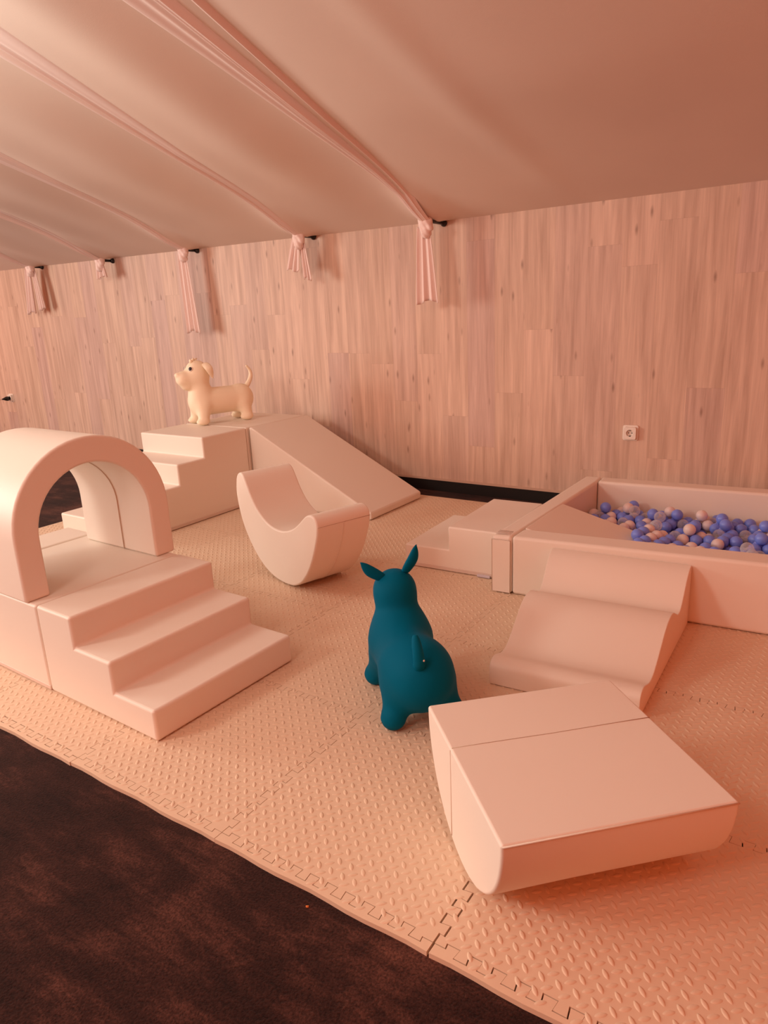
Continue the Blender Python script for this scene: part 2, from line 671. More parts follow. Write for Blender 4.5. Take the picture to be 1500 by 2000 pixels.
def slab(outline, keep):
    """flat foam sheet from an outline plus raised leaf tread, as one mesh"""
    n = len(outline)
    V = [(x, y, 0.0) for x, y in outline] + [(x, y, -TH) for x, y in outline]
    Fc = [tuple(range(n)), tuple(range(2 * n - 1, n - 1, -1))]
    for i in range(n):
        j = (i + 1) % n
        Fc.append((i, n + i, n + j, j))
    nflat = len(Fc)
    p = S / 18
    for i in range(-2, 38):
        for j in range(-2, 38):
            if (i + j) % 2:
                continue
            x, y = (i + 0.5) * p / 2 * 1.0, (j + 0.5) * p / 2
            if keep(x, y):
                ang = math.radians(-48) if (i % 2 == 0) else math.radians(42)
                hh = 0.0019 if i % 2 == 0 else 0.0013
                v, f = lens(x, y, ang, h=hh)
                k = len(V)
                V += v
                Fc += [tuple(q + k for q in t) for t in f]
    return V, Fc, nflat


def in_tile(x, y):
    m = 0.0105
    return (g_at(y) + m < x < S + g_at(y) - m) and (g_at(x) + m < y < S + g_at(x) - m)


def inset(pts, g):
    """shift outline inwards a little (counter-clockwise outline)"""
    out = []
    n = len(pts)
    for i in range(n):
        a, b_, c = (np.array(pts[(i + k) % n]) for k in (-1, 0, 1))
        e1 = (b_ - a) / max(np.linalg.norm(b_ - a), 1e-9)
        e2 = (c - b_) / max(np.linalg.norm(c - b_), 1e-9)
        n1 = np.array([-e1[1], e1[0]]); n2 = np.array([-e2[1], e2[0]])
        m = n1 + n2
        m = m / max(m @ m, 0.3) * 2
        out.append(tuple(b_ + g * m))
    return out


def dedupe(pts):
    out = []
    for q in pts:
        if not out or (abs(q[0] - out[-1][0]) + abs(q[1] - out[-1][1])) > 1e-6:
            out.append(q)
    if abs(out[0][0] - out[-1][0]) + abs(out[0][1] - out[-1][1]) < 1e-6:
        out.pop()
    return out


bottom = [(t, g) for t, g in TC]
right = [(S + g, t) for t, g in TC]
top = [(t, S + g) for t, g in reversed(TC)]
left = [(g, t) for t, g in reversed(TC)]
tile_outline = inset(dedupe(bottom + right + top + left), GAP)


def slab_mesh(name, outline, keep):
    V, Fc, nflat = slab(outline, keep)
    me = bpy.data.meshes.new(name)
    me.from_pydata(V, [], Fc)
    me.materials.append(FOAM)
    sm = [False] * nflat + [True] * (len(Fc) - nflat)
    me.polygons.foreach_set('use_smooth', sm)
    return me


TILE = slab_mesh('foam_mat_tile', tile_outline, in_tile)
BW = 0.026


def strip_mesh(side):
    if side == 'front':
        o = [(0, -BW)] + [(S * k / 12, -BW + 0.0022 * math.sin(k * 1.3)) for k in range(1, 12)] + [(S, -BW)] + [(t, g) for t, g in reversed(TC)]
        keep = lambda x, y: 0.01 < x < S - 0.01 and -BW + 0.009 < y < g_at(x) - 0.009
    elif side == 'back':
        o = [(t, g) for t, g in TC] + [(S, 0.045), (0, 0.045)]
        keep = lambda x, y: 0.01 < x < S - 0.01 and g_at(x) + 0.01 < y < 0.035
    else:
        o = [(-0.05, 0)] + [(g, t) for t, g in TC] + [(-0.05, S)]
        keep = lambda x, y: -0.042 < x < g_at(y) - 0.01 and 0.01 < y < S - 0.01
    return slab_mesh('mat_border_strip', inset(dedupe(o), GAP), keep)


ROWS = ['row along the brown carpet', 'second row from the carpet', 'middle row', 'fourth row from the carpet', 'row beside the wall']
COLS = {-5: 'far edge column behind the arch', -4: 'column beneath the tall slide top', -3: 'column of the slide foot',
        -2: 'column of the cradle rocker', -1: 'column of the low pit steps', 0: 'column of the teal animal',
        1: 'column of the half-round cushion', 2: 'outermost column past the cushion'}
for k in range(-5, 3):
    for r in range(5):
        o = bpy.data.objects.new('foam_mat_tile', TILE)
        jx, jy = rng.uniform(-0.0006, 0.0006, 2)
        gapx = 0.0022 if k >= 1 and r == 0 else (0.0012 if k >= 1 else 0.0)
        o.location = (k * S + jx + gapx, r * S + jy, 0)
        COL.objects.link(o)
        tag(o, 'beige foam mat tile, %s, %s' % (ROWS[r], COLS[k]), 'mat tile', 'interlocking foam mat tiles')
FS, BS, LS = strip_mesh('front'), strip_mesh('back'), strip_mesh('left')
for k in range(-5, 3):
    o = bpy.data.objects.new('mat_border_strip', FS)
    o.location = (k * S + (0.0035 if k >= 1 else 0), rng.uniform(-0.002, 0.001), 0)
    COL.objects.link(o)
    tag(o, 'thin foam edging strip along the carpet, %s' % COLS[k], 'border strip', 'edging strips of the foam mat')
    o = bpy.data.objects.new('mat_border_strip', BS)
    o.location = (k * S, 5 * S, 0)
    COL.objects.link(o)
    tag(o, 'thin foam edging strip along the wall, %s' % COLS[k], 'border strip', 'edging strips of the foam mat')
for r in range(5):
    o = bpy.data.objects.new('mat_border_strip', LS)
    o.location = (-5 * S, r * S, 0)
    COL.objects.link(o)
    tag(o, 'thin foam edging strip at the mat end behind the arch, %s' % ROWS[r], 'border strip', 'edging strips of the foam mat')

# ------------------------------------------------------------------ soft play: stairs, bridge, arch
RA = math.radians(-1.6)
SX, SY = -0.449, 0.168
SW = 0.597


def loc_a(x, y, z=0.0):
    c, s = math.cos(RA), math.sin(RA)
    return (SX + x * c - y * s, SY + x * s + y * c, z)


def hem(parent, pts, z0=0.002, h=0.016, out=0.0016):
    """stitched hem band round the foot of a foam block (footprint outline)"""
    P = inset(pts, -out)
    v, f = prism(P, (0, 0, z0), (1, 0, 0), (0, 1, 0), (0, 0, 1), h)
    return link_mesh('base_hem', v, f, HEM, parent, bevel=0.003, seg=2)


def rect(x0, x1, y0, y1):
    return [(x0, y0), (x1, y0), (x1, y1), (x0, y1)]


def stairs(label, origin, rz, treads, heights, width, group=None, total=None, lift=0.0):
    """treads: x positions of risers going in -x from 0; local x<0 climbs"""
    t = empty('soft_play_stairs', origin, label, 'foam stairs', group, rz)
    pts = [(0, lift)]
    for i, h in enumerate(heights):
        pts.append((treads[i], h))
        pts.append((treads[i + 1], h))
    pts.append((treads[-1], lift))
    v, f = prism(pts, (0, 0, 0), (1, 0, 0), (0, 0, 1), (0, 1, 0), width)
    link_mesh('foam_body', v, f, VINYL, t, bevel=0.011, seg=4)
    return t


hts = [0.105, 0.212, 0.320]
tr_ = [0.0, -0.195, -0.385, -0.585]
stairs('three-step cream foam stairs leading up to the arch, carpet side', loc_a(0, 0, H_R), RA, tr_, hts, SW, 'three-step foam stairs of the arch bridge')
# mirrored flight behind
far = empty('soft_play_stairs', loc_a(-1.765, SW, H_R), 'cream foam stairs behind the arch, seen through its opening', 'foam stairs', 'three-step foam stairs of the arch bridge', RA + math.pi)
pts = [(0, 0)]
for i, h in enumerate(hts):
    pts += [(tr_[i], h), (tr_[i + 1], h)]
pts.append((tr_[-1], 0))
v, f = prism(pts, (0, 0, 0), (1, 0, 0), (0, 0, 1), (0, 1, 0), SW)
link_mesh('foam_body', v, f, VINYL, far, bevel=0.011, seg=4)

plat = empty('foam_block', loc_a(-0.588, 0, H_R), 'cream square foam block carrying the arch', 'foam block', None, RA)
v, f = box(-0.587, 0.0, 0, SW, 0.0, 0.318)
link_mesh('foam_body', v, f, VINYL, plat, bevel=0.010, seg=4)
hem(plat, rect(-0.587, 0.0, 0.0, SW))

AX0, AX1 = -0.632, -1.118
arch = empty('foam_arch', loc_a(0, 0, 0.3202), 'cream foam tunnel arch standing on the square block', 'arch', None, RA)
yc = 0.305
ro, ri, rc, hs = 0.312, 0.222, 0.205, 0.205


def arch_prof(r, zc, n=28, rev=False):
    P = [(yc + r * math.cos(math.pi * k / n), zc + r * math.sin(math.pi * k / n)) for k in range(n + 1)]
    return P[::-1] if rev else P


outer = [(yc + ro, 0.0)] + arch_prof(ro, 0.212) + [(yc - ro, 0.0)]
inner = [(yc - ri, 0.0)] + arch_prof(ri, 0.205, rev=True) + [(yc + ri, 0.0)]
V = []
Fc = []
prof = outer + inner
n = len(prof)
for x in (AX0, AX1):
    V += [(x, y, z) for y, z in prof]
no, ni = len(outer), len(inner)
for s, o_ in ((0, 0), (1, n)):
    for i in range(no - 1):
        a, b_, c, d = i, i + 1, n - 1 - (i + 1), n - 1 - i
        q = (a + o_, b_ + o_, c + o_, d + o_)
        Fc.append(q if s else q[::-1])
for i in range(n):
    j = (i + 1) % n
    Fc.append((i, j, n + j, n + i))
link_mesh('arch_body', V, Fc, VINYL, arch, bevel=0.010, seg=4)
xm = (AX0 + AX1) / 2 + 0.03
v, f = tube([(xm, y, z) for y, z in [(yc - ri + 0.001, 0.003)] + arch_prof(ri - 0.001, 0.205, rev=True) + [(yc + ri - 0.001, 0.003)]], 0.0024, 6)
link_mesh('inner_piping', v, f, PIPING, arch)

# ------------------------------------------------------------------ back corner: stairs, corner block, slide
BX, BH = -2.18, 0.13
bs = empty('soft_play_stairs', (BX, 1.335, H_R), 'tall four-step cream foam stairs under the toy dog', 'foam stairs')
ys = [0.0, 0.218, 0.434, 0.650, 1.032]
pts = [(ys[0], 0.0)]
for i in range(4):
    pts += [(ys[i], BH * (i + 1)), (ys[i + 1], BH * (i + 1))]
pts.append((ys[-1], 0.0))
v, f = prism(pts, (0, 0, 0), (0, 1, 0), (0, 0, 1), (-1, 0, 0), 0.60)
link_mesh('foam_body', v, f, VINYL, bs, bevel=0.010, seg=4)
hem(bs, rect(-0.60, 0.0, 0.0, 1.032), h=0.022)
cb = empty('foam_block', (BX, 2.372, H_R), 'tall cream foam corner block between the stairs and the slide', 'foam block')
v, f = box(-0.60, -0.004, 0.0, 0.605, 0, 0.52)
link_mesh('foam_body', v, f, VINYL, cb, bevel=0.010, seg=4)
sl = empty('foam_slide', (BX + 0.004, 2.388, H_R), 'cream wedge slide running down along the wood wall', 'slide', None, math.radians(-0.6))
v, f = prism([(0, 0), (0.975, 0), (0.975, 0.046), (0.025, 0.52), (0, 0.52)], (0, 0, 0), (1, 0, 0), (0, 0, 1), (0, 1, 0), 0.585)
link_mesh('foam_body', v, f, VINYL, sl, bevel=0.012, seg=4)
v, f = tube([(0.01, -0.0006, 0.0035), (0.5, -0.0006, 0.0035), (0.97, -0.0006, 0.0035)], 0.0030, 6)
link_mesh('base_piping', v, f, PIPING, sl)

# ------------------------------------------------------------------ cradle rocker
PH = math.radians(-18)
rk = empty('foam_rocker', (-0.8972, 1.3047, H_R + 0.0055), 'cream crescent rocker with scooped seat before the slide', 'rocker', None, PH)
rp_ = [(-0.489, 0.424), (-0.480, 0.452), (-0.460, 0.474), (-0.432, 0.482), (-0.404, 0.466), (-0.376, 0.428), (-0.343, 0.378), (-0.299, 0.329), (-0.254, 0.296),
       (-0.208, 0.274), (-0.160, 0.262), (-0.108, 0.258), (-0.051, 0.263), (0.006, 0.279), (0.055, 0.303), (0.094, 0.330), (0.127, 0.356),
       (0.156, 0.376), (0.184, 0.386), (0.211, 0.386), (0.233, 0.374), (0.246, 0.350), (0.244, 0.320), (0.233, 0.281), (0.208, 0.220),
       (0.174, 0.156), (0.133, 0.098), (0.078, 0.045), (0.009, 0.010), (-0.076, -0.002), (-0.157, 0.001), (-0.235, 0.020), (-0.305, 0.054),
       (-0.375, 0.110), (-0.437, 0.184), (-0.474, 0.258), (-0.493, 0.330), (-0.497, 0.383)]
rp_ = [(a, max(b_, -0.003) + 0.0) for a, b_ in rp_]
RW = 0.285
prf = catmull(rp_, 3, True)
v, f = prism(prf, (0, 0, 0), (1, 0, 0), (0, 0, 1), (0, 1, 0), RW)
link_mesh('foam_body', v, f, VINYL, rk, bevel=0.009, seg=4)


def piping_on(prof, i0, i1, y, parent, r=0.0024, mat=PIPING, name='seam_piping'):
    seq = [prof[i % len(prof)] for i in range(i0, i1)]
    v, f = tube([(a, y, b_) for a, b_ in seq], r, 6)
    return link_mesh(name, v, f, mat, parent)


piping_on(prf, 64, 100, RW * 0.48, rk)
a_, b_ = prf[64]
v, f = tube([(a_, 0.004, b_), (a_, RW - 0.004, b_)], 0.0012, 6)
link_mesh('rim_seam', v, f, SEAM, rk)

# ------------------------------------------------------------------ half-round cushion, flat side up
bA, bD, bC, bB = Vector((0.379, 0.400, 0.2535)), Vector((0.716, 0.032, 0.2545)), Vector((1.064, 0.391, 0.2465)), Vector((0.727, 0.760, 0.2455))
ang = math.atan2((bC - bD).y, (bC - bD).x)
hb = empty('foam_half_round', (0.5475, 0.216, H_R), 'cream half-round cushion lying flat side up beside the teal animal', 'foam cushion', None, ang)
# local x along the axis, local y across the chord
R_ = 0.252
arc = [(R_ * math.cos(math.pi + math.pi * k / 40), 0.250 + 0.250 * math.sin(math.pi + math.pi * k / 40)) for k in range(41)]
hp = [(-R_, 0.255)] + arc[1:-1] + [(R_, 0.255)]
v, f = prism(hp, (0, 0, 0), (0, 1, 0), (0, 0, 1), (1, 0, 0), 0.503)
v = [Vector((q[0], q[1], q[2] - (0.008 * q[0] / 0.5 if q[2] > 0.1 else 0))) for q in v]
link_mesh('foam_body', v, f, VINYL, hb, bevel=0.007, seg=3)
sy = 0.062
v, f = tube([(0.004, sy, 0.2542), (0.08, sy, 0.2530), (0.25, sy - 0.002, 0.2502), (0.42, sy, 0.2478), (0.5, sy, 0.2466)], 0.0016, 6)
link_mesh('top_seam', v, f, SEAM, hb)
v, f = tube([(-0.0003, sy, 0.250), (-0.0003, sy, 0.12), (-0.0003, sy, 0.020)], 0.0014, 6)
link_mesh('side_seam', v, f, PIPING, hb)
for q in ([(0.002, -R_ - 0.0003, 0.252), (0.501, -R_ - 0.0003, 0.2445)],):
    v, f = tube(q, 0.0018, 6)
    link_mesh('edge_piping', v, f, PIPING, hb)

# ------------------------------------------------------------------ ball pit
T4 = math.radians(3.9)
HP = 0.285
pit = empty('ball_pit', (-0.078, 1.702, H_R), 'cream square ball pit filled with blue, white and clear balls', 'ball pit')


def wl(x, y):
    return (x + 0.078, y - 1.702)


FOOT = {
    'side': [(-0.078, 1.702), (0.012, 1.708), (0.055, 2.745), (0.050, 2.855), (-0.040, 2.850)],
    'front': [(0.0135, 1.7085), (1.350, 1.8000), (1.343, 1.922), (0.0185, 1.828)],
    'back': [(0.057, 2.748), (1.34, 2.838), (1.335, 2.945), (0.052, 2.857)],
    'end': [(1.245, 1.920), (1.342, 1.925), (1.338, 2.835), (1.243, 2.828)],
}
for nm in ('side', 'front', 'back', 'end'):
    P = [wl(*q) for q in FOOT[nm]]
    v, f = prism(P, (0, 0, 0), (1, 0, 0), (0, 1, 0), (0, 0, 1), HP)
    v = [Vector((q[0], q[1], q[2] - (0.024 * math.exp(-math.hypot(q[0], q[1]) / 0.45) if q[2] > 0.1 else 0))) for q in v]
    link_mesh('padded_wall', v, f, VINYL, pit, bevel=0.015, seg=4)
v, f = prism([wl(0.014, 1.83), wl(1.243, 1.921), wl(1.243, 2.829), wl(0.055, 2.746)], (0, 0, 0), (1, 0, 0), (0, 1, 0), (0, 0, 1), 0.062)
link_mesh('pit_floor', v, f, VINYL, pit)
# clear fastening flap over the wall end
v, f = box(0.003, 0.086, -0.0030, -0.0006, 0.004, 0.246)
o = link_mesh('fastening_flap', v, f, VINYL, pit, bevel=0.001, seg=1)
o.rotation_euler = (0, 0, T4)
v, f = tube([(0.003, -0.003, 0.004), (0.003, -0.003, 0.246), (0.086, -0.003, 0.246), (0.086, -0.003, 0.004)], 0.0014, 5)
o = link_mesh('flap_seam', v, f, SEAM, pit)
o.rotation_euler = (0, 0, T4)
v, f = box(0.012, 0.078, 0.020, 0.075, HP - 0.0205, HP - 0.0195)
o = link_mesh('clear_tape', v, f, CLEAR_FILM, pit)
o.rotation_euler = (0, 0, T4)

# ramp inside the pit corner
ramp_s = -0.300
pr = empty('pit_ramp', (0.020, 1.836, H_R + 0.0625), 'cream wedge ramp sloping into the balls inside the pit', 'ramp', None, math.radians(1.0))
v, f = prism([(0, 0), (0.68, 0), (0.68, 0.0105), (0.0, 0.208)], (0, 0, 0), (1, 0, 0), (0, 0, 1), (0, 1, 0), 0.45)
v = [Vector((q[0] + 0.012 * q[1] / 0.45 + 0.003, q[1] + q[0] * 0.052, q[2])) for q in v]
link_mesh('foam_body', v, f, VINYL, pr, bevel=0.008, seg=3)


def ramp_z(x, y):
    lx = x - 0.02
    if 1.83 < y < 2.335 and 0.0 < lx < 0.78:
        return max(H_R + 0.0625 + 0.208 - lx * 0.2904, H_R + 0.062)
    return 0.0


# steps outside the pit
ps = empty('soft_play_stairs', (-0.602, 1.818, H_R), 'low two-step cream foam stairs against the ball pit', 'foam stairs', None, math.radians(2.6))
pts = [(0, 0), (0.515, 0), (0.515, 0.226), (0.238, 0.226), (0.238, 0.110), (0, 0.110)]
v, f = prism(pts, (0, 0, 0), (1, 0, 0), (0, 0, 1), (0, 1, 0), 0.555)
link_mesh('foam_body', v, f, VINYL, ps, bevel=0.009, seg=4)
hem(ps, rect(0, 0.515, 0, 0.555), h=0.020)
v, f = box(0.39, 0.455, -0.012, -0.0018, 0.001, 0.012)
link_mesh('fabric_tag', v, f, TAG_CLOTH, ps, bevel=0.002, seg=2)

# wave ramp in front of the pit
wr = empty('wave_ramp', (0.262, 0.967, H_R), 'cream wavy foam ramp leading up to the ball pit front', 'wave ramp', None, math.radians(3.6))
wav = [(-0.004, 0.040), (0.0, 0.066), (0.016, 0.082), (0.045, 0.085), (0.08, 0.074), (0.12, 0.062), (0.165, 0.064), (0.215, 0.086), (0.27, 0.120), (0.33, 0.155), (0.39, 0.172),
       (0.445, 0.168), (0.495, 0.145), (0.54, 0.124), (0.58, 0.126), (0.62, 0.156), (0.66, 0.198), (0.70, 0.228), (0.735, 0.240), (0.754, 0.240)]
wp = [(0, 0)] + catmull(wav, 4) + [(0.754, 0)]
v, f = prism(wp, (0, 0, 0), (0, 1, 0), (0, 0, 1), (1, 0, 0), 0.482)
v = [Vector((q[0] + (0.02 if q[0] < 0.1 else 0.0) * (-q[1] / 0.76) + (0.035 * q[1] / 0.76 if q[0] > 0.1 else 0), q[1], q[2])) for q in v]
link_mesh('foam_body', v, f, VINYL, wr, bevel=0.008, seg=4)

# ------------------------------------------------------------------ balls
BR = 0.0278
bm = bmesh.new()
bmesh.ops.create_icosphere(bm, subdivisions=3, radius=BR)
BALLS = {}
for key, mat in (('blue', BLUE_BALL), ('white', WHITE_BALL), ('clear', CLEAR_BALL)):
    me = bpy.data.meshes.new('pit_ball')
    bm.to_mesh(me)
    me.materials.append(mat)
    me.polygons.foreach_set('use_smooth', [True] * len(me.polygons))
    BALLS[key] = me
bm.free()
LAB = {'blue': 'periwinkle blue plastic ball lying in the ball pit', 'white': 'milky white plastic ball lying in the ball pit',
       'clear': 'clear transparent plastic ball lying in the ball pit'}
dd = 2 * BR * 1.012
Z1 = H_R + 0.062 + BR + 0.001
Z2 = Z1 + dd * math.sqrt(2 / 3) + 0.001


def free(c, placed, tol=0.999):
    return all((c[0] - q[0]) ** 2 + (c[1] - q[1]) ** 2 + (c[2] - q[2]) ** 2 > (2 * BR * tol) ** 2 for q in placed)


def inside(x, y):
    return x > 0.055 + BR + 0.003 and x < 1.11 and y > 1.838 + 0.0685 * x + BR and y < 2.742 + 0.07 * x - BR - 0.004


sites = []
ca, sa = math.cos(0.31), math.sin(0.31)
lower, upper = [], []
for layer, zz, ox, oy in ((0, Z1, 0, 0), (1, Z2, dd / 2, dd / (2 * math.sqrt(3)))):
    for i in range(-40, 41):
        for j in range(-40, 41):
            u = i * dd + (j % 2) * dd / 2 + ox
            w = j * dd * math.sqrt(3) / 2 + oy
            x, y = 0.6 + u * ca - w * sa, 2.3 + u * sa + w * ca
            if inside(x, y):
                (lower if layer == 0 else upper).append((x, y, zz))
placed = []
removed = []
for c in upper:
    rz_ = ramp_z(c[0], c[1])
    on_ramp = rz_ > 0 or (c[1] < 2.34 + BR * 0.6 and c[0] < 0.80)
    if on_ramp:
        continue
    if random.random() < 0.20:
        removed.append(c)
        continue
    placed.append((c[0], c[1], c[2] + random.uniform(-0.0002, 0.0002)))
# a layer of balls lying directly on the lower half of the ramp
for i in range(-40, 41):
    for j in range(-40, 41):
        u = i * dd * 1.03 + (j % 2) * dd / 2
        w = j * dd * 0.92
        x, y = 0.6 + u * ca - w * sa, 2.1 + u * sa + w * ca
        if inside(x, y) and x > 0.41 and y < 2.34 + BR:
            z = max(ramp_z(x, y) + BR * 1.07, Z1)
            if x > 0.55:
                z = max(z, Z2 - 0.004)
            c = (x, y, z)
            if free(c, placed):
                placed.append(c)
for c in lower:                             # seen only where the upper layer has holes
    if ramp_z(c[0], c[1]) > c[2] - BR * 1.1:
        continue
    if any((c[0] - q[0]) ** 2 + (c[1] - q[1]) ** 2 < (dd * 0.60) ** 2 for q in removed) and free(c, placed):
        placed.append(c)
top_n = 0
for c in sorted(upper, key=lambda q: random.random()):   # some perched on top
    if top_n >= 34:
        break
    x, y = c[0] + dd / 2 * ca, c[1] + dd / 2 * sa + 0.0
    x, y = c[0] + ca * dd / 2 - sa * dd / (2 * math.sqrt(3)), c[1] + sa * dd / 2 + ca * dd / (2 * math.sqrt(3))
    cc = (x, y, Z2 + dd * math.sqrt(2 / 3))
    sup = sum(1 for q in placed if abs(q[2] - Z2) < 0.006 and (q[0] - x) ** 2 + (q[1] - y) ** 2 < (dd * 0.62) ** 2)
    if sup == 3 and inside(x, y) and free(cc, placed):
        placed.append(cc)
        top_n += 1
for c in placed:
    k = random.choices(('blue', 'white', 'clear'), (0.56, 0.27, 0.17))[0]
    o = bpy.data.objects.new('pit_ball', BALLS[k])
    o.location = c
    o.rotation_euler = (random.uniform(0, 6), random.uniform(0, 6), 0)
    COL.objects.link(o)
    tag(o, LAB[k], 'ball', {'blue': 'blue balls in the pit', 'white': 'white balls in the pit', 'clear': 'clear balls in the pit'}[k])

# ------------------------------------------------------------------ teal hopper animal
dk = empty('hopper_animal', (0.09, 0.75, H_R - 0.001), 'teal rubber bouncy animal toy seen from behind', 'hopper toy', None, math.atan2(0.70, -0.71))


def donkey(P):
    d = sd_ell(P, (-0.112, 0.002, 0.156), (0.120, 0.109, 0.114))
    d = smin(d, sd_ell(P, (0.088, 0.010, 0.172), (0.125, 0.098, 0.115)), 0.055)
    d = smin(d, sd_cone(P, (-0.07, 0.026, 0.170), (0.06, 0.022, 0.178), 0.088, 0.086), 0.04)
    d = smin(d, sd_cone(P, (0.10, 0.006, 0.19), (0.128, 0.012, 0.29), 0.086, 0.063), 0.05)
    d = smin(d, sd_ell(P, (0.138, 0.013, 0.333), (0.074, 0.0715, 0.071)), 0.028)
    d = smin(d, sd_cone(P, (0.18, 0.016, 0.315), (0.265, 0.022, 0.285), 0.050, 0.042), 0.03)
    for sx in (-1, 1):
        for sy_ in (-1, 1):
            a = (0.105 * sx, 0.060 * sy_, 0.105)
            b2 = (0.138 * sx, 0.090 * sy_, 0.038)
            d = smin(d, sd_cone(P, a, b2, 0.056, 0.034), 0.035)
            d = smin(d, sd_ell(P, (0.139 * sx, 0.091 * sy_, 0.037), (0.038, 0.038, 0.037)), 0.012)
    return d


V, Fc = surface_nets(donkey, (-0.27, -0.17, -0.02), (0.34, 0.17, 0.44), 0.0068)
link_mesh('body', V, Fc, TEAL, dk)


def ear_shape(base, mid, tip, r, flat):
    """leaf-like ear: elliptical sections along a curve"""
    path = catmull([base, mid, tip], 8)
    ctr = Vector(base)
    ax = (Vector(tip) - ctr).normalized()
    fl = Vector(flat)
    fl = (fl - ax * fl.dot(ax)).normalized()
    side = ax.cross(fl)
    V, Fc = [], []
    n = 14
    m = len(path)
    for i, p_ in enumerate(path):
        t = i / (m - 1)
        rr = r * (0.55 + 1.0 * math.sin(math.pi * min(1, t * 0.95 + 0.12)) ** 0.9 * 0.62) * (1 - t ** 6 * 0.60)
        for k in range(n):
            th = 2 * math.pi * k / n
            V.append(Vector(p_) + side * rr * math.cos(th) + fl * rr * 0.55 * math.sin(th))
    V.append(Vector(path[0]) - ax * 0.004)
    V.append(Vector(path[-1]) + ax * r * 0.34)
    for i in range(m - 1):
        for k in range(n):
            k2 = (k + 1) % n
            Fc.append((i * n + k, i * n + k2, (i + 1) * n + k2, (i + 1) * n + k))
    for k in range(n):
        Fc.append((len(V) - 2, (k + 1) % n, k))
        Fc.append((len(V) - 1, (m - 1) * n + k, (m - 1) * n + (k + 1) % n))
    return V, Fc


v, f = ear_shape((0.130, 0.052, 0.382), (0.128, 0.094, 0.412), (0.124, 0.122, 0.444), 0.0165, (1, 0, 0.15))
link_mesh('ear', v, f, TEAL, dk)
v, f = ear_shape((0.130, -0.022, 0.395), (0.128, -0.050, 0.440), (0.122, -0.060, 0.484), 0.0165, (1, 0.25, 0.1))
link_mesh('ear', v, f, TEAL, dk)
tp = catmull([(-0.178, 0.020, 0.212), (-0.205, 0.021, 0.240), (-0.208, 0.024, 0.272), (-0.198, 0.026, 0.305), (-0.190, 0.027, 0.325)], 6)
v, f = tube(tp, [0.0185 * (1 - 0.10 * i / 24) * (1 - (i / 24) ** 4 * 0.62) for i in range(len(tp))], 14)
o = link_mesh('tail', v, f, TEAL, dk)
md = o.modifiers.new('soft', 'SUBSURF'); md.levels = 1; md.render_levels = 1
v, f = lathe([(0.0001, 0.0), (0.003, 0.0003), (0.003, 0.0014), (0.0001, 0.0018)], 10, (-0.93, -0.35, 0.15), (-0.224, 0.012, 0.258))
link_mesh('valve_plug', v, f, WHITE_PLASTIC, dk)

# ------------------------------------------------------------------ cream hopper dog
dg = empty('hopper_dog', (-2.58, 2.54, 0.525), 'pale cream rubber bouncy dog toy standing on the tall foam stairs', 'hopper toy', None, math.atan2(-0.94, -0.34))


def dog(P):
    d = sd_cone(P, (-0.140, 0.0, 0.152), (0.12, 0.0, 0.150), 0.092, 0.094)
    d = smin(d, sd_ell(P, (0.150, 0.0, 0.160), (0.080, 0.088, 0.108)), 0.03)
    d = smin(d, sd_ell(P, (-0.160, 0.0, 0.150), (0.085, 0.094, 0.098)), 0.03)
    d = smin(d, sd_cone(P, (0.140, 0.0, 0.23), (0.150, 0.0, 0.31), 0.076, 0.070), 0.025)
    d = smin(d, sd_ell(P, (0.148, 0.0, 0.345), (0.084, 0.082, 0.092)), 0.02)
    d = smin(d, sd_cone(P, (0.19, 0.0, 0.315), (0.248, 0.0, 0.318), 0.062, 0.054), 0.020)
    d = smin(d, sd_ell(P, (0.232, 0.0, 0.272), (0.040, 0.040, 0.034)), 0.014)
    d = smin(d, sd_ell(P, (0.288, 0.0, 0.346), (0.021, 0.026, 0.018)), 0.010)
    for sx in (-1, 1):
        for sy_ in (-1, 1):
            a = (0.150 * sx, 0.052 * sy_, 0.12)
            b2 = (0.165 * sx, 0.074 * sy_, 0.035)
            d = smin(d, sd_cone(P, a, b2, 0.054, 0.036), 0.022)
            d = smin(d, sd_ell(P, (0.174 * sx if sx > 0 else -0.156, 0.078 * sy_, 0.023), (0.047, 0.036, 0.024)), 0.014)
    return d


V, Fc = surface_nets(dog, (-0.28, -0.15, -0.015), (0.35, 0.15, 0.46), 0.0072)
link_mesh('body', V, Fc, CREAM_RUBBER, dg)
for s_ in (1, -1):
    v, f = ear_shape((0.112, 0.056 * s_, 0.415), (0.100, 0.102 * s_, 0.380), (0.078, 0.098 * s_, 0.318), 0.024, (0, 1 * s_, 0.25))
    link_mesh('ear', v, f, CREAM_RUBBER, dg)
    c = Vector((0.212, 0.050 * s_, 0.385)); nrm = Vector((0.70, 0.62 * s_, 0.34)).normalized()
    v, f = lathe([(0.0001, -0.004), (0.0165, -0.003), (0.0155, 0.0008), (0.008, 0.003), (0.0001, 0.0036)], 18, nrm, c - nrm * 0.001)
    ew = link_mesh('eye', v, f, EYE_WHITE, dg)
    v, f = lathe([(0.0001, 0.0), (0.0125, 0.0012), (0.010, 0.0045), (0.005, 0.0068), (0.0001, 0.0074)], 18, nrm, c)
    link_mesh('pupil', v, f, EYE, ew)
tp = catmull([(-0.195, 0.0, 0.215), (-0.225, 0.0, 0.245), (-0.250, 0.0, 0.290), (-0.250, 0.0, 0.335), (-0.222, 0.0, 0.375)], 6)
v, f = tube(tp, [0.017 * (1 - (i / 24)) ** 0.6 + 0.004 for i in range(len(tp))], 12)
link_mesh('tail', v, f, CREAM_RUBBER, dg)
tuft = []
